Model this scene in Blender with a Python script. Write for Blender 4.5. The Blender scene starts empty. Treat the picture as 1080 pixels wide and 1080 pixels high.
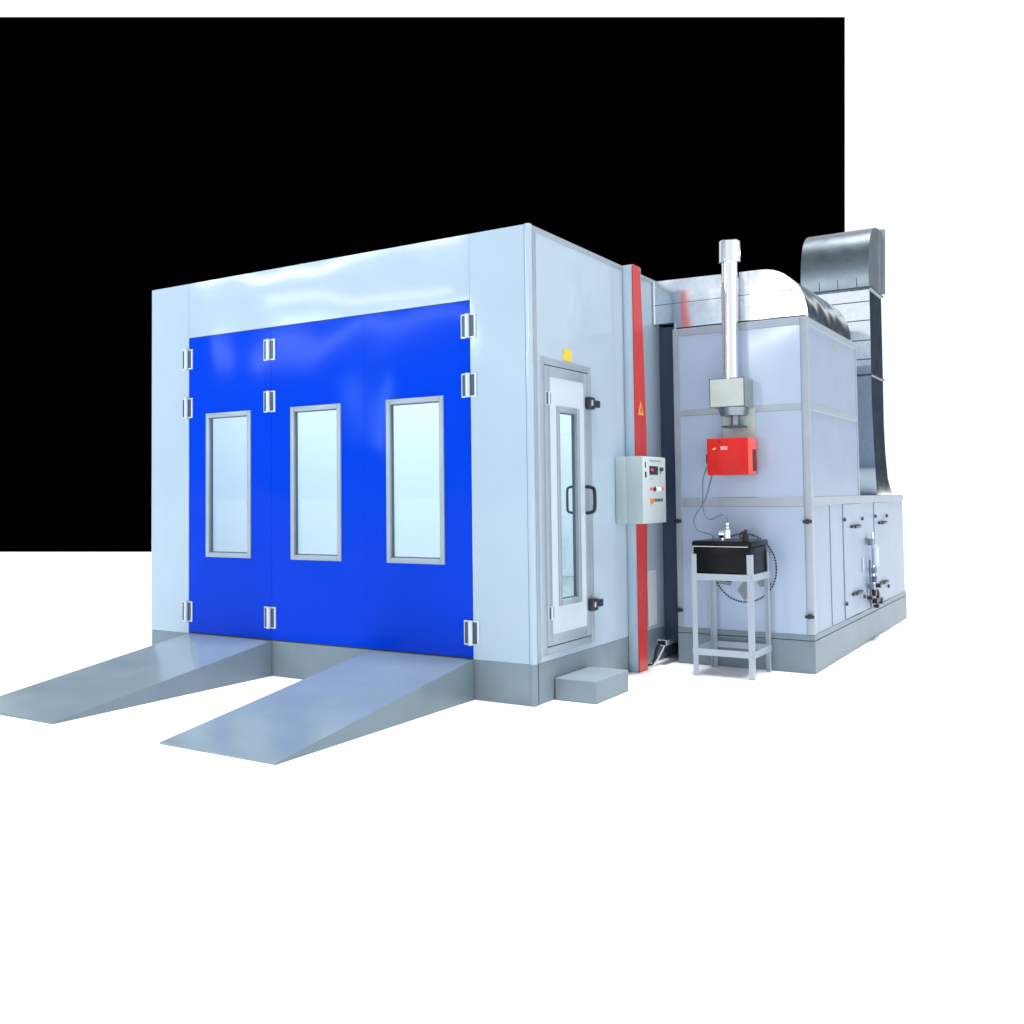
import bpy, bmesh, math, random
from mathutils import Vector, Matrix
random.seed(7)
S = bpy.context.scene
C = S.collection
# ------------------------------------------------------------------ camera
cam = bpy.data.objects.new('camera', bpy.data.cameras.new('camera'))
C.objects.link(cam); S.camera = cam
cam.data.sensor_width = 36; cam.data.lens = 35.261
cam.data.shift_x = 0.03806; cam.data.shift_y = -0.05584
cam.data.clip_start = 0.1; cam.data.clip_end = 3000
ya, pi_, ro = math.radians(32.5854), math.radians(2.3865), math.radians(0.6311)
R = (Matrix.Rotation(ya, 3, 'Z') @ Matrix.Rotation(pi_, 3, 'X') @ Matrix.Rotation(ro, 3, 'Y'))
right, fwd, up = R.col[0], R.col[1], R.col[2]
M = Matrix((right, up, -fwd)).transposed().to_4x4()
M.translation = Vector((7.4585, -6.1781, 1.4721))
cam.matrix_world = M
# ------------------------------------------------------------------ world: white studio side ahead, bluish hall behind
W = bpy.data.worlds.new('World'); S.world = W; W.use_nodes = True
nt = W.node_tree; N = nt.nodes; L = nt.links; N.clear()
def wn(t, **k):
    n = N.new(t)
    for a, b in k.items(): setattr(n, a, b)
    return n
def wmath(op, a, b=None):
    n = wn('ShaderNodeMath', operation=op)
    for i, v in enumerate((a, b)):
        if v is None: continue
        if isinstance(v, (int, float)): n.inputs[i].default_value = v
        else: L.new(v, n.inputs[i])
    return n.outputs[0]
def wramp(v, pts):
    n = wn('ShaderNodeValToRGB'); L.new(v, n.inputs[0]); e = n.color_ramp.elements
    while len(e) < len(pts): e.new(0.5)
    for i, (p, c) in enumerate(pts):
        e[i].position = p; e[i].color = (*c, 1) if len(c) == 3 else c
    return n.outputs[0]
tc = wn('ShaderNodeTexCoord'); sx = wn('ShaderNodeSeparateXYZ'); L.new(tc.outputs['Generated'], sx.inputs[0])
az = wmath('MULTIPLY_ADD', wmath('ARCTAN2', sx.outputs[0], sx.outputs[1]), 1 / (2 * math.pi))
az.node.inputs[2].default_value = 0.5           # 0.5 = +Y, 0.75 = +X, 0/1 = -Y
el = wmath('MULTIPLY_ADD', wmath('ARCSINE', sx.outputs[2]), 1 / math.pi); el.node.inputs[2].default_value = 0.5
A = lambda d: 0.5 + d / 360.0
E_ = lambda d: 0.5 + d / 180.0
g = lambda v: (v, v, v)
# how white the studio is by azimuth
white = wramp(az, [(0, g(0)), (A(-112), g(0)), (A(-88), g(1)), (A(3), g(1)), (A(7), g(0)), (1, g(0))])
# hall round and behind the camera
hall_az = wramp(az, [(0, (1.0, 1.05, 1.12)), (A(-163), (1.0, 1.05, 1.12)), (A(-155), (.44, .56, .70)), (A(-100), (.42, .54, .68)), (A(5), (.03, .045, .065)), (A(17), (.05, .07, .10)), (A(26), (.95, 1.02, 1.10)), (A(90), (1.40, 1.44, 1.48)), (A(140), (.95, 1.0, 1.06)), (1, (1.0, 1.05, 1.12))])
hall_el = wramp(el, [(0, g(1)), (E_(16), g(1.0)), (E_(30), g(.40)), (E_(45), g(.13)), (1, g(.10))])
mul = wn('ShaderNodeMix', data_type='RGBA', blend_type='MULTIPLY'); mul.inputs[0].default_value = 1
L.new(hall_az, mul.inputs[6]); L.new(hall_el, mul.inputs[7])
wel = wramp(el, [(0, g(1)), (E_(38), g(1)), (E_(60), g(0)), (1, g(0))])
wf = wmath('MULTIPLY', white, wel)
mix = wn('ShaderNodeMix', data_type='RGBA'); L.new(wf, mix.inputs[0]); L.new(mul.outputs[2], mix.inputs[6]); mix.inputs[7].default_value = (1.04, 1.04, 1.04, 1)
bg = wn('ShaderNodeBackground'); L.new(mix.outputs[2], bg.inputs[0]); bg.inputs[1].default_value = 1.0
wo = wn('ShaderNodeOutputWorld'); L.new(bg.outputs[0], wo.inputs[0])
# ------------------------------------------------------------------ lamps
def look(o, tgt):
    o.rotation_euler = (Vector(tgt) - o.location).to_track_quat('-Z', 'Y').to_euler()
sun = bpy.data.objects.new('overhead_light', bpy.data.lights.new('overhead_light', 'SUN'))
C.objects.link(sun); sun.data.energy = 5.0; sun.data.angle = math.radians(14); sun.data.color = (1, .99, .97)
sun.location = (3.6, -.9, 12); look(sun, (2.75, -0.72, 0))
def area(name, loc, tgt, w, h, power, col=(1, 1, 1)):
    o = bpy.data.objects.new(name, bpy.data.lights.new(name, 'AREA')); C.objects.link(o)
    o.data.shape = 'RECTANGLE'; o.data.size = w; o.data.size_y = h; o.data.energy = power; o.data.color = col
    o.location = loc; look(o, tgt); return o
# hall lamps whose reflections show high on the doors, the fascia and the unit
area('hall_lamp', (-10.5, -14, 7.7), (-10.5, 0, 4.5), 10, .30, 260, (.92, .96, 1))
lamp = area('hall_lamp', (-9.5, -14, 6.5), (-9.5, 0, 4.2), 6, .10, 60, (.95, .98, 1))
lamp.rotation_euler.rotate_axis('Z', math.radians(-2.5))
area('hall_lamp', (-9.3, -14, 5.6), (-9.3, 0, 4.0), 8.5, .30, 280, (.62, .88, 1))
area('tall_streak_light', (-8.3, -14, 3.6), (-8.3, 0, 3.4), .7, 1.9, 140, (.35, .75, 1))  # added area light, placed for the tall reflection on the right door
lamp = area('hall_lamp', (.7, -13, 5.0), (.7, 0, 4.6), 2.6, .16, 130, (.95, .98, 1))
lamp.rotation_euler.rotate_axis('Z', math.radians(24))
S.view_settings.view_transform = 'Standard'; S.view_settings.look = 'None'
S.view_settings.exposure = 0; S.view_settings.gamma = 1
S.render.engine = 'CYCLES'
try: S.view_settings.use_curve_mapping = False
except Exception: pass
# ------------------------------------------------------------------ materials
def srgb(r, g_, b):
    f = lambda c: (c / 255 / 12.92) if c / 255 <= .04045 else ((c / 255 + .055) / 1.055) ** 2.4
    return (f(r), f(g_), f(b))
def mat(name, col, rough=.4, metal=0, coat=0, bump=0, bscale=2.0, var=0, vscale=3.0, spec=.5, emit=None, es=0, stretch=(1, 1, 1), rvar=0, noise2=0):
    m = bpy.data.materials.new(name); m.use_nodes = True
    t = m.node_tree; b = t.nodes['Principled BSDF']
    b.inputs['Base Color'].default_value = (*col, 1); b.inputs['Roughness'].default_value = rough
    b.inputs['Metallic'].default_value = metal; b.inputs['Coat Weight'].default_value = coat
    b.inputs['Coat Roughness'].default_value = .06; b.inputs['Specular IOR Level'].default_value = spec
    if emit: b.inputs['Emission Color'].default_value = (*emit, 1); b.inputs['Emission Strength'].default_value = es
    tc = t.nodes.new('ShaderNodeTexCoord'); mp = t.nodes.new('ShaderNodeMapping'); mp.inputs['Scale'].default_value = stretch
    t.links.new(tc.outputs['Object'], mp.inputs[0])
    if var:
        n = t.nodes.new('ShaderNodeTexNoise'); n.inputs['Scale'].default_value = vscale; n.inputs['Detail'].default_value = 5
        t.links.new(mp.outputs[0], n.inputs[0])
        r = t.nodes.new('ShaderNodeValToRGB'); r.color_ramp.elements[0].position = .3; r.color_ramp.elements[1].position = .72
        r.color_ramp.elements[0].color = (*[c * (1 - var) for c in col], 1); r.color_ramp.elements[1].color = (*[min(1, c * (1 + var * .6)) for c in col], 1)
        t.links.new(n.outputs[0], r.inputs[0]); t.links.new(r.outputs[0], b.inputs['Base Color'])
    if rvar:
        n = t.nodes.new('ShaderNodeTexNoise'); n.inputs['Scale'].default_value = 6; n.inputs['Detail'].default_value = 6
        t.links.new(mp.outputs[0], n.inputs[0])
        r = t.nodes.new('ShaderNodeMapRange'); r.inputs[3].default_value = max(0, rough - rvar); r.inputs[4].default_value = rough + rvar
        t.links.new(n.outputs[0], r.inputs[0]); t.links.new(r.outputs[0], b.inputs['Roughness'])
    if bump:
        n = t.nodes.new('ShaderNodeTexNoise'); n.inputs['Scale'].default_value = bscale; n.inputs['Detail'].default_value = noise2
        t.links.new(mp.outputs[0], n.inputs[0])
        k = t.nodes.new('ShaderNodeBump'); k.inputs['Strength'].default_value = 1; k.inputs['Distance'].default_value = bump
        t.links.new(n.outputs[0], k.inputs['Height']); t.links.new(k.outputs[0], b.inputs['Normal']); t.links.new(k.outputs[0], b.inputs['Coat Normal'])
    return m
MT = dict(
 floor=mat('white_floor', (.93, .93, .93), .6, spec=.2),
 white=mat('white_panel_paint', (.43, .55, .665), .09, spec=.30, bump=.016, bscale=1.6, var=.03, vscale=1.5, rvar=.03),
 white2=mat('unit_panel_shaded', (.35, .43, .56), .3, spec=.05, bump=.010, bscale=1.7, var=.04, vscale=2, rvar=.05),  # the front panels' paint, darkened to put side shade into the colour
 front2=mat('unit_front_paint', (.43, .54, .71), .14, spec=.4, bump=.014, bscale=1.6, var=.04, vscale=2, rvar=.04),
 white3=mat('side_door_paint', (.58, .67, .76), .2, spec=.3, bump=.01, bscale=2),
 trim=mat('grey_aluminium_trim', (.33, .40, .47), .38, metal=.25, var=.05, vscale=8),
 trim2=mat('unit_grey_trim', (.37, .43, .50), .4, metal=.2, var=.06, vscale=6),
 plinth=mat('grey_plinth_steel', (.235, .30, .35), .35, spec=.06, bump=.006, bscale=3, var=.08, vscale=3, rvar=.06),
 ramp=mat('grey_ramp_paint', (.175, .235, .28), .2, spec=.24, bump=.008, bscale=2.5, var=.10, vscale=2.2, rvar=.08),
 blue=mat('blue_gloss_paint', (.0, .048, .66), .10, spec=.05, bump=.018, bscale=1.7, var=.03, vscale=2, stretch=(1, 1, .7)),
 chrome=mat('polished_steel', (.86, .89, .93), .14, metal=1),
 pin=mat('bright_hinge_steel', (.58, .66, .76), .28, metal=.3),
 dark=mat('dark_steel', (.045, .07, .10), .25, metal=.3),
 gap=mat('gap_shade_navy', (.05, .08, .13), .35, spec=.3),  # shade of the booth gap as a flat navy colour
 black=mat('black_plastic', (.012, .014, .018), .35, var=.1, vscale=20),
 gasket=mat('grey_window_gasket', (.10, .14, .17), .6),
 seam=mat('dark_gasket', (.02, .03, .05), .7),
 red=mat('red_strip_paint', (.62, .035, .03), .35, bump=.004, bscale=4, var=.06, vscale=4),
 burner=mat('red_burner_cover', (.66, .018, .014), .4, spec=.2, var=.05, vscale=8),
 burner2=mat('red_burner_end_cover', (.92, .11, .08), .4),
 galv=mat('galvanised_sheet', (.80, .84, .88), .13, metal=1, bump=.010, bscale=2.6, var=.07, vscale=22, rvar=.07, noise2=1),
 galvd=mat('darkened_galvanised_sheet', (.25, .30, .34), .34, metal=1, bump=.004, bscale=2.6, var=.08, vscale=22, rvar=.07, noise2=1),  # galvanised sheet with dark reflections and underside shade put into its colour
 galvb=mat('stack_sheet', (.80, .84, .88), .10, metal=1, bump=.003, bscale=2.6, var=.07, vscale=22, rvar=.05, noise2=1),
 galvs=mat('rippled_galvanised_sheet', (.80, .84, .88), .14, metal=1, bump=.018, bscale=2.2, var=.07, vscale=22, rvar=.06, noise2=1),
 steel=mat('brushed_stainless', (.50, .54, .50), .42, metal=1, var=.06, vscale=9, rvar=.08, bump=.002, bscale=12),
 pipe=mat('bright_stainless_pipe', (.84, .85, .84), .09, metal=1, bump=.003, bscale=5, stretch=(1, 1, .2)),
 pale=mat('pale_green_sheet', (.52, .62, .60), .5, var=.05),
 cab=mat('cabinet_grey_green', (.40, .50, .52), .42, var=.03),
 cabd=mat('cabinet_pale_door', (.58, .68, .71), .4, var=.03),
 yellow=mat('yellow_sticker', (.78, .60, .03), .5, var=.1, vscale=30),
 amber=mat('amber_sticker', (.90, .42, .10), .5),
 orange=mat('orange_print', (.80, .25, .02), .5),
 ink=mat('dark_print', (.015, .03, .04), .5),
 faint=mat('faint_purple_print', (.33, .40, .62), .5),
 grn=mat('grey_print', (.30, .40, .42), .5),
 labelw=mat('pale_label', (.85, .62, .62), .5),
 screen=mat('dark_display', (.02, .02, .028), .2),
 led=mat('red_digits', (.3, .02, .03), .4, emit=(1, .15, .2), es=.5),
 glow=mat('lit_green_lamp', (.3, .9, .6), .3, emit=(.5, 1, .8), es=.5),
 gloww=mat('lit_white_lamp', (.9, .9, .9), .3, emit=(1, 1, 1), es=.5),
 glowr=mat('lit_red_lamp', (.8, .08, .12), .3, emit=(1, .1, .2), es=.15),
 mesh=mat('grey_perforated_sheet', (.26, .30, .34), .5, metal=.3, var=.35, vscale=60),
 stand=mat('grey_stand_paint', (.40, .47, .55), .42, var=.06, vscale=6),
 tank=mat('black_tank_paint', (.005, .006, .008), .25, spec=.15, bump=.004, bscale=8),
 cable=mat('grey_cable', (.13, .18, .27), .5), wcable=mat('pale_cable', (.6, .66, .7), .5),
 inner=mat('booth_lining', (.83, .90, .92), .5), innerf=mat('booth_grating', (.40, .48, .48), .6, var=.2, vscale=12),
 lit=mat('lit_ceiling_filter', (.8, .8, .8), .6, emit=(.94, .99, 1), es=1.95),
 bk=mat('black_matt_board', (.0, .0, .0), 1, spec=0),
)
gm = bpy.data.materials.new('window_glass'); gm.use_nodes = True; t = gm.node_tree; t.nodes.clear()
tr = t.nodes.new('ShaderNodeBsdfTransparent'); tr.inputs[0].default_value = (.93, .975, .985, 1)
gl = t.nodes.new('ShaderNodeBsdfGlossy'); gl.inputs['Roughness'].default_value = .03
lw = t.nodes.new('ShaderNodeLayerWeight'); lw.inputs[0].default_value = .5
pw = t.nodes.new('ShaderNodeMath'); pw.operation = 'POWER'; pw.inputs[1].default_value = 5; t.links.new(lw.outputs['Facing'], pw.inputs[0])
fr = t.nodes.new('ShaderNodeMath'); fr.operation = 'MULTIPLY_ADD'; fr.inputs[1].default_value = .8; fr.inputs[2].default_value = .04; t.links.new(pw.outputs[0], fr.inputs[0])
mx = t.nodes.new('ShaderNodeMixShader'); ou = t.nodes.new('ShaderNodeOutputMaterial')
t.links.new(fr.outputs[0], mx.inputs[0]); t.links.new(tr.outputs[0], mx.inputs[1]); t.links.new(gl.outputs[0], mx.inputs[2]); t.links.new(mx.outputs[0], ou.inputs[0])
MT['glass'] = gm
# ------------------------------------------------------------------ mesh helpers
class MB:
    def __init__(s): s.bm = bmesh.new()
    def box(s, x0, x1, y0, y1, z0, z1, bev=0, seg=2, edges=None):
        r = bmesh.ops.create_cube(s.bm, size=1)['verts']
        for v in r:
            v.co = Vector(((x0 + x1) / 2 + v.co.x * (x1 - x0), (y0 + y1) / 2 + v.co.y * (y1 - y0), (z0 + z1) / 2 + v.co.z * (z1 - z0)))
        if bev:
            es = list({e for v in r for e in v.link_edges})
            if edges: es = [e for e in es if abs((e.verts[0].co - e.verts[1].co).normalized()[edges]) > .9]
            bmesh.ops.bevel(s.bm, geom=es, offset=bev, segments=seg, profile=.5, affect='EDGES', clamp_overlap=True)
        return s
    def frame(s, ax, a0, a1, p0, p1, z0, z1, w, bev=0):
        """picture frame: ax 'Y' spans X p0..p1 between depths a0..a1; ax 'X' spans Y"""
        def b(u0, u1, z0_, z1_):
            if ax == 'Y': s.box(u0, u1, a0, a1, z0_, z1_, bev)
            else: s.box(a0, a1, u0, u1, z0_, z1_, bev)
        b(p0, p0 + w, z0, z1); b(p1 - w, p1, z0, z1); b(p0 + w, p1 - w, z0, z0 + w); b(p0 + w, p1 - w, z1 - w, z1)
        return s
    def prism(s, pts, axis, a0, a1):
        """extrude a polygon: axis 'Y': pts=(x,z); 'X': pts=(y,z); 'Z': pts=(x,y)"""
        mk = {'Y': lambda p, a: (p[0], a, p[1]), 'X': lambda p, a: (a, p[0], p[1]), 'Z': lambda p, a: (p[0], p[1], a)}[axis]
        A_ = [s.bm.verts.new(mk(p, a0)) for p in pts]; B_ = [s.bm.verts.new(mk(p, a1)) for p in pts]
        s.bm.faces.new(A_); s.bm.faces.new(B_[::-1]); n = len(pts)
        for i in range(n): s.bm.faces.new((A_[i], B_[i], B_[(i + 1) % n], A_[(i + 1) % n]))
        return s
    def cyl(s, p0, p1, r0, r1=None, n=24, caps=True):
        p0, p1 = Vector(p0), Vector(p1); r1 = r0 if r1 is None else r1; d = p1 - p0
        m = Matrix.Translation((p0 + p1) / 2) @ d.to_track_quat('Z', 'Y').to_matrix().to_4x4()
        bmesh.ops.create_cone(s.bm, cap_ends=caps, segments=n, radius1=r0, radius2=r1, depth=d.length, matrix=m)
        return s
    def tube(s, pts, r, n=8):
        P = [Vector(p) for p in pts]
        # Catmull-Rom smoothing
        Q = []
        for i in range(len(P) - 1):
            a, b, c, d = P[max(0, i - 1)], P[i], P[i + 1], P[min(len(P) - 1, i + 2)]
            for k in range(6):
                u = k / 6; Q.append(.5 * ((2 * b) + (c - a) * u + (2 * a - 5 * b + 4 * c - d) * u * u + (3 * b - a - 3 * c + d) * u ** 3))
        Q.append(P[-1]); rings = []; nrm = Vector((.3, .9, .2)).normalized()
        for i, q in enumerate(Q):
            t_ = (Q[min(i + 1, len(Q) - 1)] - Q[max(i - 1, 0)]).normalized()
            a = (nrm - t_ * nrm.dot(t_)).normalized(); b = t_.cross(a); nrm = a
            rings.append([s.bm.verts.new(q + (a * math.cos(2 * math.pi * j / n) + b * math.sin(2 * math.pi * j / n)) * r) for j in range(n)])
        for i in range(len(rings) - 1):
            for j in range(n): s.bm.faces.new((rings[i][j], rings[i][(j + 1) % n], rings[i + 1][(j + 1) % n], rings[i + 1][j]))
        s.bm.faces.new(rings[0][::-1]); s.bm.faces.new(rings[-1]); return s
    def obj(s, name, m, parent=None, smooth=30, label=None):
        bmesh.ops.recalc_face_normals(s.bm, faces=s.bm.faces)
        me = bpy.data.meshes.new(name); s.bm.to_mesh(me); s.bm.free()
        me.materials.append(MT[m])
        if smooth:
            me.polygons.foreach_set('use_smooth', [True] * len(me.polygons)); me.set_sharp_from_angle(angle=math.radians(smooth))
        o = bpy.data.objects.new(name, me); C.objects.link(o)
        if parent:
            o.parent = parent
            base = parent.matrix_basis if not parent.parent else Matrix()
            o.matrix_parent_inverse = base.inverted()
        if label: o['label'] = label
        return o
def thing(name, label, cat, loc, group=None):
    o = bpy.data.objects.new(name, None); C.objects.link(o); o.location = loc; o.empty_display_size = .1
    o['label'] = label; o['category'] = cat
    if group: o['group'] = group
    return o
def tag(o, label, cat, group=None):
    o['label'] = label; o['category'] = cat
    if group: o['group'] = group
    return o
# ------------------------------------------------------------------ setting
fl = MB().box(-900, 900, -900, 900, -.2, 0).obj('floor', 'floor', smooth=0); fl['kind'] = 'structure'
# black board standing on the floor far behind the booth
a = Vector((-21.466, 10.819)); b = Vector((1.753, 19.852)); ta = Vector((-21.642, 10.751)); tb = Vector((2.0688, 19.9748))
n2 = Vector((-(b - a).y, (b - a).x)).normalized() * .12
mb = MB(); q = [(a.x, a.y, 0.002), (b.x, b.y, 0.002), (tb.x, tb.y, 13.510), (ta.x, ta.y, 16.224)]
F = [mb.bm.verts.new(p) for p in q]; K = [mb.bm.verts.new((p[0] + n2.x, p[1] + n2.y, p[2])) for p in q]
mb.bm.faces.new(F); mb.bm.faces.new(K[::-1])
for i in range(4): mb.bm.faces.new((F[i], K[i], K[(i + 1) % 4], F[(i + 1) % 4]))
tag(mb.obj('backdrop_board', 'bk', smooth=0), 'huge plain matt black board standing upright far behind the blue and white booth', 'backdrop')

# ------------------------------------------------------------------ spray booth  X 0..4, Y 0..7
ZB, H = .292, 3.412
booth = thing('spray_booth', 'white spray booth with tall bright blue folding doors and narrow side door', 'spray booth', (2, 3.5, 0))
def bo(mb, name, m, **k): return mb.obj(name, m, booth, **k)
MB().box(0, .494, .0, .06, ZB, H).box(.498, 3.492, .0, .06, 2.922, H).box(3.496, 3.96, 0, .06, ZB, H).obj('front_wall', 'white', booth, smooth=0)
MB().box(.4941, .4979, .002, .055, 2.922, H).obj('panel_joint', 'trim', booth, smooth=0)
MB().box(3.4921, 3.4959, .002, .055, 2.922, H).obj('panel_joint', 'trim', booth, smooth=0)
cp = MB().box(3.958, 4.006, -.006, .05, ZB, H + .002, .018, 3, 2).obj('corner_post', 'white', booth)
# right wall round the side door opening
MB().box(3.94, 4, .098, .137, ZB, H - .045).box(3.94, 4, .137, .962, ZB, .332).box(3.94, 4, .137, .962, 2.48, H - .045).box(3.94, 4, .962, 1.597, ZB, H - .045).box(3.94, 4, 1.603, 7, ZB, H - .045).obj('side_wall', 'white', booth, smooth=0)
MB().box(3.94, 3.99, 1.597, 1.603, ZB, H - .045).obj('panel_joint', 'seam', booth, smooth=0)
MB().box(3.94, 4.003, .051, .098, ZB, H - .045, .004).box(3.94, 4.003, .051, 7, H - .045, H, .004).obj('edge_trim', 'trim', booth)
MB().box(0, .06, .061, 7, ZB, H).box(.061, 3.939, 6.94, 7, ZB, H).obj('rear_wall', 'white', booth, smooth=0)
MB().box(.061, 3.939, .061, 6.939, 3.30, 3.36).obj('roof', 'inner', booth, smooth=0)
MB().box(.10, 3.9, .12, 6.9, 3.27, 3.295).obj('ceiling_light', 'lit', booth, smooth=0)
MB().box(.061, .07, .07, 6.93, .3, 3.29).obj('wall_lining', 'inner', booth, smooth=0)
MB().box(.07, 3.93, 6.93, 6.938, .3, 3.29).obj('wall_lining', 'inner', booth, smooth=0)
MB().box(.061, 3.939, .061, 6.939, .20, .296).obj('inner_floor', 'innerf', booth, smooth=0)
# plinth
MB().box(-.0, 3.998, .004, 7, 0, ZB - .001, .003, 1).obj('plinth', 'plinth', booth, smooth=0)
MB().box(3.958, 4.004, -.002, .05, 0, ZB - .001, .014, 3, 2).obj('plinth_corner', 'plinth', booth)
MB().box(3.999, 4.001, .056, .06, 0, ZB).obj('plinth_joint', 'seam', booth, smooth=0)
# folding doors
def hinge(parent, x, z, w=.13, h=.178):
    y = -.012
    hg = MB().box(x - w / 2, x + w / 2, y, .002, z - h / 2, z + h / 2, .003, 1).obj('hinge', 'pin', parent)
    MB().box(x - w * .42, x - w * .14, y - .0025, y + .003, z - h * .44, z + h * .44).box(x + w * .10, x + w * .38, y - .0025, y + .003, z - h * .44, z + h * .44).obj('hinge_dark_strip', 'dark', parent, smooth=0)  # raised dark strips stand for dark reflections in the hinge metal
    MB().cyl((x - .003, y - .006, z - h / 2), (x - .003, y - .006, z + h / 2), .019, n=20).obj('hinge_pin', 'pin', parent)
def leaf(x0, x1, wx0, wx1, hx, lab):
    zt = 2.915; y0 = .001
    d = MB()
    z0, z1 = .970, 2.230
    d.box(x0, wx0 + .03, y0, .05, .303, zt).box(wx1 - .03, x1, y0, .05, .303, zt).box(wx0 + .03, wx1 - .03, y0, .05, .303, z0 + .03).box(wx0 + .03, wx1 - .03, y0, .05, z1 - .03, zt)
    D = d.obj('folding_door', 'blue', booth, smooth=0, label=lab)
    MB().frame('Y', -.012, .03, wx0, wx1, z0, z1, .04, .004).obj('window_frame', 'trim', D)
    MB().frame('Y', .012, .03, wx0 + .04, wx1 - .04, z0 + .04, z1 - .04, .008).obj('window_gasket', 'gasket', D, smooth=0)
    MB().box(wx0 + .035, wx1 - .035, .032, .038, z0 + .035, z1 - .035).obj('window_pane', 'glass', D, smooth=0)
    for x in hx:
        for z in (2.728, 2.290, .483): hinge(D, x, z)
    return D
leaf(.503, 1.4985, .721, 1.265, (.485, 1.486), 'left blue door leaf with hinges on both edges')
leaf(1.5015, 2.4995, 1.722, 2.261, (), 'middle blue door leaf')
leaf(2.5005, 3.491, 2.716, 3.255, (3.485,), 'right blue door leaf hinged to the white corner')
MB().box(.498, 3.492, .005, .05, .294, .302).obj('door_gasket', 'seam', booth, smooth=0)
MB().box(.498, 3.492, .004, .05, 2.916, 2.9215).obj('door_gasket', 'seam', booth, smooth=0)
MB().box(1.4986, 1.5014, .006, .04, .303, 2.915).obj('door_gasket', 'seam', booth, smooth=0)
# side door
DF = MB().frame('X', 3.95, 4.006, .138, .961, .333, 2.479, .052, .002).obj('side_door_frame', 'trim', booth)
MB().box(3.99, 4.004, .1, .96, .322, .332).obj('door_sill', 'white', booth, smooth=0)
MB().box(3.99, 4.004, .128, .1375, .332, 2.479).obj('door_sill', 'white', booth, smooth=0)
MB().box(3.985, 4.003, .1905, .908, .3852, .392).obj('door_gasket', 'seam', booth, smooth=0)
MB().box(3.985, 4.003, .1905, .908, 2.42, 2.4265).obj('door_gasket', 'seam', booth, smooth=0)
wy0, wy1, wz0, wz1 = .372, .738, .664, 2.135
SD = MB().frame('X', 3.96, 4.008, .192, .907, .3925, 2.4195, .078, .002).obj('side_door', 'trim', booth)
pn = MB(); pn.box(3.965, 4.004, .27, wy0 + .02, .4705, 2.3415).box(3.965, 4.004, wy1 - .02, .829, .4705, 2.3415).box(3.965, 4.004, wy0 + .02, wy1 - .02, .4705, wz0 + .02).box(3.965, 4.004, wy0 + .02, wy1 - .02, wz1 - .02, 2.3415)
pn.obj('door_panel', 'white3', SD, smooth=0)
MB().frame('X', 3.965, 4.014, wy0, wy1, wz0, wz1, .042, .003).obj('window_frame', 'trim', SD)
MB().frame('X', 3.966, 3.985, wy0 + .042, wy1 - .042, wz0 + .042, wz1 - .042, .008).obj('window_gasket', 'gasket', SD, smooth=0)
MB().box(3.968, 3.974, wy0 + .04, wy1 - .04, wz0 + .04, wz1 - .04).obj('window_pane', 'glass', SD, smooth=0)
for z in (2.18, .628):
    y = .238
    MB().box(4.0, 4.014, y - .038, y + .038, z - .05, z + .05, .003, 1).cyl((4.017, y, z - .05), (4.017, y, z + .05), .011, n=14).obj('hinge', 'pin', SD)
    MB().box(4.013, 4.0165, y - .033, y - .014, z - .044, z + .044).box(4.013, 4.0165, y + .014, y + .033, z - .044, z + .044).obj('hinge_dark_strip', 'dark', SD, smooth=0)  # dark strips painted for reflections, as on the folding doors
for z in (2.19, .627):
    MB().box(4.004, 4.05, .845, .945, z - .048, z + .048, .012).box(4.0, 4.04, .95, 1.06, z - .026, z + .03, .008).obj('latch', 'black', SD)
    MB().box(4.048, 4.054, .875, .905, z - .02, z + .024, .002).obj('latch_button', 'chrome', SD)
MB().tube([(4.006, .84, 1.335), (4.06, .845, 1.345), (4.075, .85, 1.38), (4.075, .85, 1.5), (4.06, .845, 1.53), (4.006, .84, 1.54)], .014).obj('door_handle', 'black', SD)
MB().tube([(3.964, .69, 1.34), (3.93, .69, 1.35), (3.922, .69, 1.38), (3.922, .69, 1.5), (3.93, .69, 1.53), (3.964, .69, 1.54)], .010).obj('inner_handle', 'black', SD)
MB().box(4.001, 4.0035, .50, .635, 2.487, 2.575, ).obj('yellow_sticker', 'yellow', booth, smooth=0)
# cable channel with red strip
CH = MB().box(4.002, 4.088, 1.610, 1.80, .002, H + .002, .004).obj('cable_channel', 'white', booth)
prof = [(1.604, 0.0), (1.775, 0.0), (1.785, .45), (1.815, 1.2), (1.835, 2.0), (1.80, 2.8), (1.76, 3.414), (1.604, 3.414)]
RS = MB().prism(prof, 'X', 4.089, 4.099).obj('red_strip', 'red', CH, smooth=0)
MB().prism([(1.665, 2.145), (1.775, 2.145), (1.72, 2.262)], 'X', 4.0992, 4.1015).obj('warning_triangle', 'amber', CH, smooth=0)
MB().prism([(1.712, 2.165), (1.726, 2.165), (1.733, 2.20), (1.720, 2.20), (1.726, 2.228), (1.710, 2.19), (1.718, 2.19)], 'X', 4.1016, 4.103).obj('warning_bolt', 'ink', CH, smooth=0)

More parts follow.
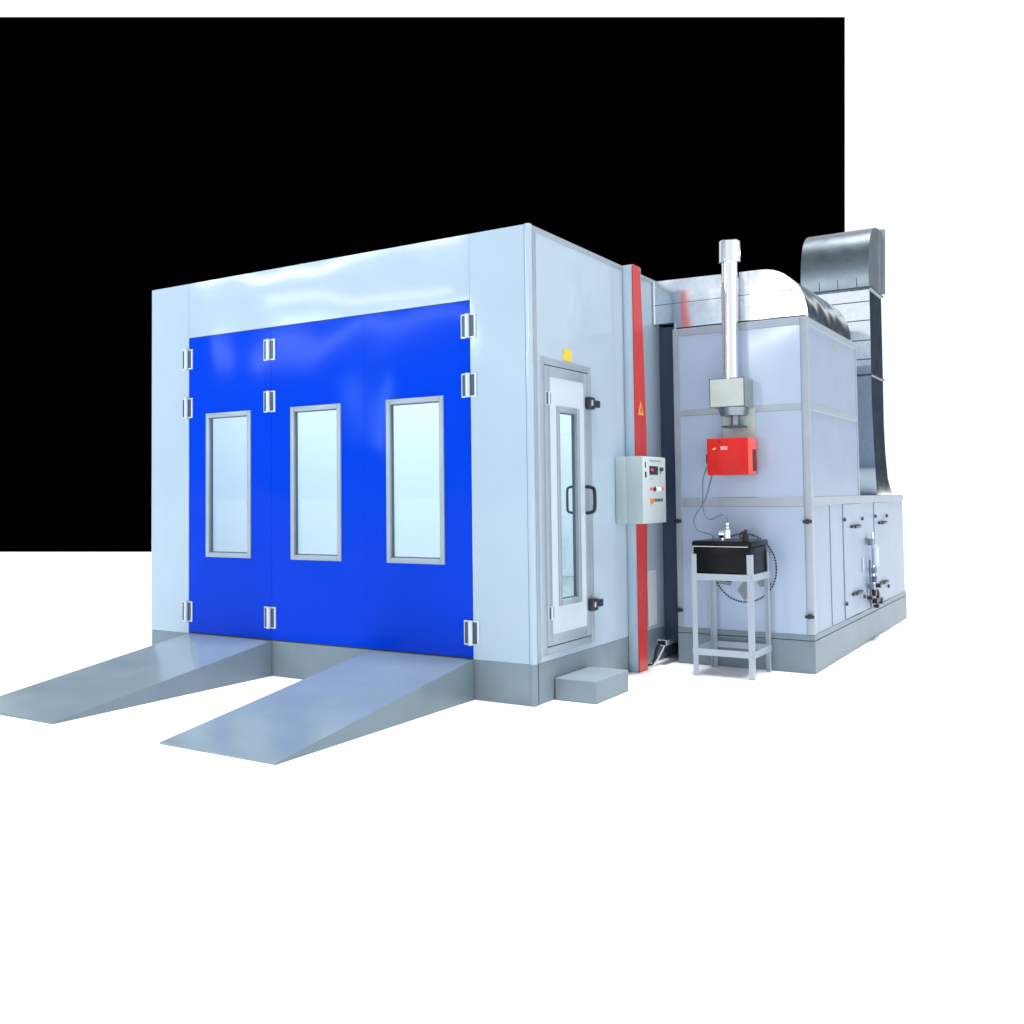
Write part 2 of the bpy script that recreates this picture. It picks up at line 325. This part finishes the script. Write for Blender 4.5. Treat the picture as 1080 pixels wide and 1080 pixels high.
# ------------------------------------------------------------------ control cabinet on the channel
cx1, cy0, cy1, cz0, cz1 = 4.245, 1.392, 1.876, 1.236, 1.786
cc = thing('control_cabinet', 'pale grey control box with display and lamps mounted on the red strip', 'control box', (4.12, 1.63, cz0))
MB().box(4.1035, cx1 - .012, cy0, cy1, cz0, cz1, .004).box(4.004, 4.1034, cy0, 1.600, cz0, cz1, .003).obj('housing', 'cab', cc)
MB().box(cx1 - .0115, cx1 + .004, cy0 + .003, cy1 - .002, cz0 + .003, cz1 - .003, .004).obj('cabinet_door', 'cabd', cc)
fx = cx1 + .0045
Yp = lambda px: cy0 + (px - 677) / 25 * (cy1 - cy0) * (1 - .05 * (1 - (px - 677) / 25))
Zp = lambda py: cz1 - (py - 482) / 69.5 * (cz1 - cz0)
def patch(n, m, x0, x1, y0, y1, d=.003): return MB().box(fx, fx + d, Yp(x0), Yp(x1), Zp(y1), Zp(y0)).obj(n, m, cc, smooth=0)
patch('name_plate', 'grn', 684, 696.5, 485.6, 487.2, .0015)
patch('display', 'screen', 684, 688.2, 492, 501, .006); patch('display', 'screen', 689, 692.9, 492, 501, .006)
MB().box(fx + .0065, fx + .0075, Yp(684.8), Yp(687.8), Zp(497.2), Zp(494.4)).obj('digits', 'led', cc, smooth=0)
MB().cyl((fx, Yp(695.8), Zp(495)), (fx + .025, Yp(695.8), Zp(495)), .016, n=16).obj('rotary_switch', 'ink', cc)
patch('label_plate', 'grn', 695, 697.5, 497, 499.6, .0015); patch('label_plate', 'grn', 684.8, 686.6, 504.6, 506, .0015)
MB().box(fx, fx + .002, Yp(679), Yp(680), Zp(494), Zp(488)).obj('cabinet_hinge', 'dark', cc, smooth=0)
MB().box(fx, fx + .002, Yp(679), Yp(680.6), Zp(504), Zp(498)).obj('cabinet_hinge', 'dark', cc, smooth=0)
for px, m, r in ((685.2, 'glowr', .02), (689, 'ink', .024), (691.7, 'glow', .018), (694.6, 'gloww', .018), (696.9, 'glowr', .02)):
    MB().cyl((fx, Yp(px), Zp(515.8)), (fx + .014, Yp(px), Zp(515.8)), r * .9, r * .75, n=16).obj('indicator_button', m, cc)
lg = MB().prism([(Yp(683.8), Zp(525.6)), (Yp(687), Zp(526.3)), (Yp(689.4), Zp(525.4)), (Yp(688.6), Zp(529.6)), (Yp(686.6), Zp(531.6)), (Yp(685.8), Zp(529.8)), (Yp(684.2), Zp(533.2)), (Yp(684.6), Zp(528.6))], 'X', fx, fx + .002).obj('logo', 'orange', cc, smooth=0)
mb = MB(); px = 689.7
for i in range(5):                         # five heavy dark letters too small to read
    w = 1.35
    mb.box(fx, fx + .002, Yp(px), Yp(px + .5), Zp(529), Zp(526))
    if i % 2: mb.box(fx, fx + .002, Yp(px + .5), Yp(px + w), Zp(526.9), Zp(526)).box(fx, fx + .002, Yp(px + .5), Yp(px + w), Zp(529), Zp(528.2))
    else: mb.box(fx, fx + .002, Yp(px + .5), Yp(px + w), Zp(529), Zp(528)).box(fx, fx + .002, Yp(px + .95), Yp(px + w), Zp(528), Zp(526))
    px += 1.75
mb.obj('logo_lettering', 'ink', cc, smooth=0)

# ------------------------------------------------------------------ ramps and step
def ramp(x0, x1, lab):
    t_ = thing('loading_ramp', lab, 'ramp', ((x0 + x1) / 2, -1.0, 0), 'steel ramps up to the booth doors')
    MB().prism([(-.004, .001), (-.004, .290), (-.012, .290), (-2.045, .012), (-2.05, .001)], 'X', x0, x1).obj('ramp_body', 'ramp', t_, smooth=0)
    return t_
r1 = ramp(.503, 1.503, 'grey steel ramp in front of the leftmost blue door leaf')
r2 = ramp(2.55, 3.50, 'grey steel ramp in front of the rightmost blue door leaf')
tag(MB().box(4.008, 4.335, .285, .845, .001, .158, .004, 1).obj('door_step', 'plinth', smooth=0), 'low grey box step on the floor below the narrow side door', 'step')

# ------------------------------------------------------------------ heating unit
UX0, UX1, UY, UY1, UY2 = 4.195, 5.362, 2.235, 4.10, 6.46
un = thing('heating_unit', 'tall white panelled air heating cabinet with grey framing beside the booth', 'heating unit', (4.78, 4.3, 0))
MB().box(UX0 + .008, UX1 - .008, UY + .008, UY1 - .008, 1.441, 2.928).obj('upper_cabinet', 'white2', un, smooth=0)
MB().box(UX0 + .008, UX1 - .008, UY + .008, UY2 - .008, .313, 1.436).obj('lower_cabinet', 'white2', un, smooth=0)
MB().box(UX0, UX1 + .004, UY - .004, UY2, .001, .262, .003, 1).box(UX0, UX1 + .002, UY - .002, UY2, .268, .312, .003, 1).obj('base', 'plinth', un, smooth=0)
MB().box(UX0 + .004, UX1 - .002, UY + .002, UY2 - .004, .2625, .2675).obj('base_joint', 'seam', un, smooth=0)
for z0, z1 in ((2.214, 2.866), (1.442, 2.158), (.314, 1.360)):
    MB().box(UX0 + .056, UX1 - .061, UY + .003, UY + .02, z0, z1).obj('front_panel', 'front2', un, smooth=0)
fr_ = MB()
for z0, z1 in ((2.868, 2.932), (2.160, 2.212)):
    fr_.box(UX0 + .055, UX1 - .06, UY, UY + .03, z0, z1, .003, 1); fr_.box(UX1 - .03, UX1, UY + .075, UY1 - .04, z0, z1, .003, 1)
fr_.box(UX0 + .055, UX1 - .06, UY, UY + .03, 1.362, 1.440, .003, 1); fr_.box(UX1 - .03, UX1, UY + .075, UY2, 1.372, 1.440, .003, 1)
fr_.box(UX0, UX0 + .055, UY - .002, UY + .05, .313, 2.934, .004, 1); fr_.box(UX1 - .06, UX1 + .002, UY - .002, UY + .075, .313, 2.934, .006, 2)
fr_.box(UX1 - .03, UX1 + .001, UY1 - .04, UY1, 1.441, 2.932, .003, 1); fr_.box(UX0, UX0 + .03, UY + .05, UY1, 2.87, 2.93, .003, 1)
fr_.obj('frame', 'trim2', un)
MB().box(UX0 + .03, UX1 - .03, UY1 + .001, UY2 - .002, 1.437, 1.4405).obj('lower_cabinet_top', 'trim2', un, smooth=0)
# side access doors
def sdoor(y0, y1, seams):
    d = MB().box(UX1 - .0075, UX1 - .001, y0, y1, .32, 1.365, .003, 1).obj('access_door', 'white2', un, smooth=0)
    for z in (1.150, .520):
        ym = y0 + (y1 - y0) * .60
        MB().box(UX1, UX1 + .022, ym - .20, ym + .20, z - .013, z + .013, .008, 2).box(UX1 + .001, UX1 + .032, ym - .10, ym + .13, z - .017, z + .015, .008, 2).obj('door_handle', 'black', d)
    for y, dz in ((y0 + .02, .03), (y1 - .0, .0)):
        for z in (1.218 + dz * .3, .46):
            MB().cyl((UX1 - .002, y, z), (UX1 + .018, y, z), .021, .017, n=12).obj('latch_knob', 'black', d)
sdoor(3.372, 4.148, 0); sdoor(4.768, 5.392, 0)
MB().box(UX1 - .0078, UX1 - .006, 3.355, 3.371, .32, 1.366).obj('panel_joint', 'cable', un, smooth=0)
MB().box(UX1 - .0078, UX1 - .006, 4.149, 4.162, .32, 1.366).obj('panel_joint', 'cable', un, smooth=0)
MB().box(UX1 - .0078, UX1 - .006, 4.752, 4.767, .32, 1.366).obj('panel_joint', 'cable', un, smooth=0)
MB().box(UX1 - .0078, UX1 - .006, 5.393, 5.408, .32, 1.366).obj('panel_joint', 'cable', un, smooth=0)
MB().box(UX1 - .0078, UX1 - .004, 2.866, 2.882, .32, 1.366).obj('panel_joint', 'cable', un, smooth=0)
for x, z in ((5.326, 1.237), (5.326, .462), (4.212, 1.237), (4.212, .462)):
    MB().cyl((x, UY - .004, z), (x, UY - .028, z), .022, .018, n=12).box(x - .03, x + .045, UY - .036, UY - .026, z - .012, z + .014, .004).obj('latch_knob', 'black', un)
# faint lettering high on the side face
mb = MB(); y = 2.36
for i in range(9):
    w = .062; mb.box(UX1 - .0077, UX1 - .0062, y, y + .018, 2.775, 2.815 if i % 3 else 2.835)
    mb.box(UX1 - .0077, UX1 - .0062, y + .018, y + w, 2.80 if i % 2 else 2.775, 2.813 if i % 2 else 2.788); y += .085
mb.obj('faint_lettering', 'faint', un, smooth=0)
MB().box(UX1 - .0077, UX1 - .0055, 3.16, 3.33, 2.76, 2.84).obj('label_plate', 'grn', un, smooth=0)
# gas train pipework on the side
gp = thing('gas_pipework', 'bright vertical valve assembly between the access doors of the heating unit', 'pipework', (5.4, 4.45, .38))
MB().cyl((5.39, 4.50, .335), (5.39, 4.50, 1.07), .013, n=12).cyl((5.368, 4.42, 1.0), (5.39, 4.50, 1.0), .012, n=10).obj('riser_pipe', 'chrome', gp)
MB().cyl((5.39, 4.34, .34), (5.39, 4.34, .80), .011, n=12).obj('riser_pipe', 'cable', gp)
MB().cyl((5.41, 4.50, .74), (5.41, 4.50, .91), .034, n=18).cyl((5.41, 4.50, .91), (5.41, 4.50, .95), .034, .016, n=18).obj('filter_bowl', 'pin', gp)
for y, z, w, h in ((4.36, .98, .05, .035), (4.48, .69, .05, .03), (4.36, .54, .045, .03), (4.50, .60, .035, .03), (4.66, .385, .05, .025)):
    MB().box(5.37, 5.42, y - w, y + w, z - h, z + h, .012).obj('valve', 'cable', gp)
for y, z, q_ in ((4.38, .475, .036), (4.62, .53, .024), (4.20, .445, .022), (4.54, .44, .034), (4.50, .335, .020), (4.44, .39, .03), (4.70, .37, .034)):
    MB().cyl((5.385, y, z), (5.435, y, z), q_, n=14).obj('valve_knob', 'black', gp)
MB().box(5.364, 5.376, 4.10, 4.13, .70, .84, .002).obj('door_strip', 'wcable', gp)
# round fan opening on the front
fan = MB(); FX, FZ, FY = 4.795, .845, UY + .0005
for k in range(72):
    a0, a1 = 2 * math.pi * k / 72, 2 * math.pi * (k + .62) / 72
    r0, r1 = .2645, .2755
    pts = [(FX + r * math.sin(q_) * (1), FZ + r * math.cos(q_) * 1.07) for r, q_ in ((r0, a0), (r0, a1), (r1, a1), (r1, a0))]
    fan.prism(pts, 'Y', FY - .004, FY + .002)
fr2 = fan.obj('fan_ring', 'seam', un, smooth=0)
for k in range(6):
    an = 2 * math.pi * k / 6; c, s_ = math.sin(an), math.cos(an)
    pt = lambda r, w: (FX + r * c + w * s_, FZ + (r * s_ - w * c) * 1.07)
    MB().prism([pt(.262, 0), pt(.18, .064), pt(.085, 0), pt(.18, -.064)], 'Y', FY - .003, FY + .002).obj('mesh_opening', 'mesh', un, smooth=0)

# ------------------------------------------------------------------ burner
bu = thing('burner', 'red oil burner with louvred end mounted on the heating unit front', 'burner', (4.76, 2.235, 1.63))
MB().box(4.583, 4.927, 1.962, 2.20, 1.630, 1.936, .008, 3).obj('cover', 'burner', bu)
MB().box(4.9275, 4.939, 1.968, 2.20, 1.634, 1.932, .004, 2).obj('end_cover', 'burner2', bu)
MB().box(4.60, 4.92, 2.20, 2.238, 1.645, 1.92).obj('mounting_flange', 'dark', bu, smooth=0)
mb = MB()
for i in range(7): mb.box(4.9392, 4.9405, 2.06 + i * .016, 2.068 + i * .016, 1.66, 1.84)
mb.obj('louvre', 'seam', bu, smooth=0)
mb = MB()
for i in range(9): mb.box(4.685 + i * .019, 4.688 + i * .019, 1.9595, 1.963, 1.66, 1.80)
mb.obj('rib', 'red', bu, smooth=0)
MB().cyl((4.694, 1.957, 1.902), (4.694, 1.963, 1.902), .008, n=12).obj('screw', 'seam', bu)
mb = MB()
for i in range(6): mb.box(4.704 + i * .0095, 4.7105 + i * .0095, 1.9602, 1.9615, 1.842 if i % 2 else 1.846, 1.866)
mb.box(4.70, 4.762, 1.9604, 1.9615, 1.838, 1.841)
mb.obj('maker_lettering', 'labelw', bu, smooth=0)
MB().prism([(4.632, 1.842), (4.655, 1.842), (4.662, 1.858), (4.640, 1.854)], 'Y', 1.9602, 1.9615).obj('small_badge', 'labelw', bu, smooth=0)
MB().box(4.562, 4.583, 1.99, 2.06, 1.725, 1.81, .012).obj('side_cap', 'black', bu)

# ------------------------------------------------------------------ flue
fu = thing('flue', 'polished steel chimney pipe with wide cap rising from square steel box', 'chimney', (4.76, 2.1, 1.95))
MB().box(4.608, 4.902, 1.995, 2.231, 2.198, 2.436, .003, 1).obj('flue_box', 'steel', fu, smooth=0)
MB().box(4.606, 4.6115, 1.992, 1.998, 2.198, 2.436).box(4.8975, 4.904, 1.991, 1.997, 2.198, 2.438).box(4.6, 4.904, 1.992, 1.997, 2.432, 2.4375).box(4.606, 4.904, 1.992, 1.997, 2.1965, 2.202).obj('box_edge', 'dark', fu, smooth=0)
MB().cyl((4.755, 2.10, 2.436), (4.765, 2.10, 3.50), .068, .068, n=40).obj('chimney_pipe', 'pipe', fu)
MB().cyl((4.766, 2.10, 3.425), (4.768, 2.10, 3.603), .092, .090, n=40).cyl((4.766, 2.10, 3.602), (4.766, 2.10, 3.612), .09, .078, n=40).obj('chimney_cap', 'pipe', fu)
MB().box(4.64, 4.918, 2.226, 2.2335, 1.938, 2.197).obj('mounting_plate', 'pale', fu, smooth=0)
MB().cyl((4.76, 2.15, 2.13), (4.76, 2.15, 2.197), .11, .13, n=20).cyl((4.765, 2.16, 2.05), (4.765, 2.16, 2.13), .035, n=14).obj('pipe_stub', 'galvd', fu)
MB().box(4.68, 4.85, 2.06, 2.222, 2.03, 2.045, .002, 1).obj('bracket', 'dark', fu, smooth=0)

# ------------------------------------------------------------------ galvanised ducts
sd = thing('supply_duct', 'shiny galvanised duct curving from the booth top down onto the heating unit', 'duct', (4.7, 3.0, 2.95))
def duct_prof(e=0):
    p = [(4.008, 3.0 - e), (4.205, 3.0 - e), (4.205, 2.936), (5.360 + e, 2.936)]
    for k in range(0, 17):
        an = math.radians(90 * k / 16); p.append((4.98 + (.382 + e) * math.cos(an), 2.945 + (.425 + e) * math.sin(an)))
    p += [(4.008, 3.388 + e)]; return p
MB().prism(duct_prof(), 'Y', 2.262, 3.87).obj('duct_body', 'galvs', sd)
mb = MB(); mb.box(4.010, 5.297, 2.2585, 2.2618, 3.168, 3.172).box(4.22, 5.357, 2.256, 2.2615, 2.936, 2.950)
mb.obj('sheet_seam', 'dark', sd, smooth=0)
MB().box(4.005, 4.022, 2.25, 2.30, 2.995, 3.392, .003, 1).obj('flange', 'chrome', sd, smooth=0)
MB().box(4.20, 4.215, 2.2575, 2.262, 2.94, 3.0).obj('flange', 'chrome', sd, smooth=0)
# exhaust stack
ex = thing('exhaust_duct', 'tall galvanised duct standing on the lower cabinet with elbow at its top', 'duct', (5.0, 5.2, 1.44))
SX0, SX1 = 4.672, 5.360
body = [(4.95, 1.442), (4.90, 1.65), (4.845, 2.0), (4.80, 2.4), (4.81, 2.69), (4.835, 3.60), (5.46, 3.60), (5.44, 2.69), (5.42, 2.2), (5.46, 1.9), (5.56, 1.62), (5.70, 1.50), (5.84, 1.442)]
MB().prism(body, 'X', SX0, SX1).obj('duct_body', 'galvb', ex)
elb = [(4.815, 3.625), (4.80, 3.75), (4.815, 3.88), (4.84, 3.99), (4.875, 4.08), (4.92, 4.155), (4.985, 4.225), (5.06, 4.275), (5.16, 4.315), (5.30, 4.34), (5.555, 4.368), (5.46, 3.66), (5.46, 3.625)]
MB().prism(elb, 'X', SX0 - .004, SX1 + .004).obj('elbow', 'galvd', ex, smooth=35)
MB().box(SX0 - .02, SX1 + .02, 4.80, 5.485, 3.601, 3.624, .003, 1).obj('joint_flange', 'dark', ex, smooth=0)
MB().box(SX0 - .012, SX1 + .012, 4.785, 5.46, 2.685, 2.705, .003, 1).obj('joint_flange', 'dark', ex, smooth=0)
fl_ = [(5.47, 3.64), (5.50, 3.635), (5.60, 4.375), (5.565, 4.385)]
MB().prism(fl_, 'X', SX0 - .03, SX1 + .035).obj('outlet_flange', 'galv', ex, smooth=0)
mb = MB()
for z in (3.47, 3.27, 3.06, 2.86):
    yy = 4.81 + (z - 2.69) / .91 * .025; mb.box(SX0, SX1 - .002, yy - .0035, yy + .002, z - .005, z + .005)
mb.obj('stiffening_rib', 'dark', ex, smooth=0)
for x in (4.86, 5.05, 5.24): MB().box(x - .003, x + .003, 4.803, 4.83, 3.63, 3.76).obj('elbow_joint', 'dark', ex, smooth=0)
# added navy block, painted as the shade in the gap behind
tag(MB().box(4.003, 4.19, 2.40, 6.4, .20, 2.99).obj('gap_shade_block', 'gap', smooth=0), 'dark block standing in for the shade in the narrow gap between booth and heating unit', 'duct')

# ------------------------------------------------------------------ stand with tank
st = thing('metal_stand', 'grey four legged angle iron stand carrying the black tank', 'stand', (4.78, 1.95, 0))
lx0, lx1, ly0, ly1 = 4.522, 5.020, 1.715, 2.185
for x, y, zt in ((lx0, ly0, .985), (lx1, ly0, .985), (lx0 + .0, ly1, .99), (lx1, ly1, .99)):
    sx_ = 1 if x == lx0 else -1; sy_ = 1 if y == ly0 else -1
    MB().box(min(x, x + sx_ * .042), max(x, x + sx_ * .042), min(y, y + sy_ * .004), max(y, y + sy_ * .004), .001, zt).box(min(x, x + sx_ * .004), max(x, x + sx_ * .004), min(y + sy_ * .0041, y + sy_ * .042), max(y + sy_ * .0041, y + sy_ * .042), .001, zt).obj('leg', 'stand', st, smooth=0)
for z, nm in ((.775, 'upper_rail'), (.170, 'lower_rail')):
    h = .052
    MB().box(lx0 + .006, lx1 - .006, ly0 - .005, ly0 - .001, z, z + h).box(lx1 + .001, lx1 + .005, ly0, ly1, z, z + h).box(lx0 - .005, lx0 - .001, ly0, ly1, z, z + h).box(lx0 + .006, lx1 - .006, ly1 + .001, ly1 + .005, z, z + h).obj(nm, 'stand', st, smooth=0)
MB().box(lx0 + .006, lx1 - .006, ly0 + .006, ly1 - .006, .818, .8265).obj('shelf', 'stand', st, smooth=0)
tk = thing('oil_tank', 'glossy black rectangular tank on the shelf of the grey stand', 'tank', (4.78, 1.95, .827))
MB().box(lx0 + .012, lx1 - .012, ly0 + .012, ly1 - .03, .828, 1.045, .010, 3).obj('tank_body', 'tank', tk)
MB().box(lx0 + .002, lx1 + .002, ly0 + .002, ly1 - .02, 1.046, 1.092, .012, 3).obj('lid', 'tank', tk)
MB().box(lx0 + .02, lx1 - .03, ly0 - .002, ly0 + .004, 1.044, 1.050).obj('lid_rim', 'wcable', tk, smooth=0)
MB().cyl((4.955, 1.78, 1.092), (4.955, 1.78, 1.15), .026, n=16).cyl((4.955, 1.78, 1.15), (4.955, 1.78, 1.185), .015, n=12).tube([(4.93, 1.74, 1.10), (4.925, 1.735, 1.15), (4.96, 1.73, 1.165), (4.985, 1.735, 1.13), (4.975, 1.74, 1.08), (4.95, 1.735, 1.06)], .009).obj('filler_cap', 'black', tk)
MB().cyl((4.745, 1.84, 1.092), (4.745, 1.84, 1.12), .012, n=12).cyl((4.725, 1.84, 1.145), (4.765, 1.84, 1.145), .034, n=16).cyl((4.785, 1.84, 1.11), (4.785, 1.84, 1.18), .024, n=12).cyl((4.785, 1.84, 1.19), (4.785, 1.84, 1.205), .014, n=10).cyl((4.785, 1.84, 1.215), (4.785, 1.84, 1.235), .014, n=10).obj('oil_filter', 'chrome', tk)
tag(MB().tube([(4.575, 2.03, 1.73), (4.545, 2.02, 1.66), (4.53, 2.0, 1.58), (4.535, 1.98, 1.46), (4.535, 1.97, 1.38), (4.56, 1.95, 1.30), (4.62, 1.90, 1.262), (4.69, 1.87, 1.285), (4.745, 1.85, 1.305), (4.782, 1.84, 1.285), (4.787, 1.84, 1.23)], .0065).obj('burner_hose', 'cable'), 'thin grey hose from red burner to bright filter on the black tank', 'hose')
tag(MB().tube([(4.60, 2.03, 1.63), (4.585, 2.01, 1.55), (4.56, 2.0, 1.46), (4.54, 1.98, 1.40), (4.49, 1.96, 1.32), (4.465, 1.94, 1.25), (4.50, 1.92, 1.18), (4.56, 1.90, 1.155), (4.62, 1.88, 1.145), (4.65, 1.87, 1.13), (4.655, 1.87, 1.09)], .0065).obj('burner_hose', 'cable'), 'thin grey hose looping wide left of the burner down to tank lid', 'hose')
tag(MB().tube([(4.72, 1.80, .80), (4.76, 1.79, .775), (4.82, 1.78, .765), (4.86, 1.77, .79)], .006).obj('short_wire', 'black'), 'short black wire hanging under the stand shelf', 'wire')

# ------------------------------------------------------------------ floor-level conduit, hose and wire beside the booth
co = thing('cable_conduit', 'pale rectangular metal conduit reaching from the unit base into the gap', 'conduit', (4.1, 2.35, .2))
MB().box(4.070, 4.155, 2.06, 2.398, .165, .215, .004, 1).obj('conduit_body', 'chrome', co, smooth=0)
MB().box(4.078, 4.147, 2.0585, 2.061, .172, .208).obj('conduit_end', 'black', co, smooth=0)
tag(MB().tube([(4.085, 2.06, .178), (4.075, 2.03, .13), (4.07, 2.0, .06), (4.05, 1.96, .012), (4.03, 1.90, .010)], .014).obj('floor_hose', 'black'), 'black hose dropping from conduit to the floor behind the red strip', 'hose')
tag(MB().tube([(4.135, 2.065, .17), (4.12, 2.04, .12), (4.10, 2.0, .06), (4.09, 1.93, .012), (4.06, 1.88, .008)], .006).obj('floor_wire', 'wcable'), 'thin white wire dangling from the pale conduit end', 'wire')
tag(MB().box(4.003, 4.016, 2.02, 2.20, .33, .80, .003, 1).obj('wall_plate', 'wcable', smooth=0), 'narrow pale plate low on the booth wall behind the red strip', 'plate')
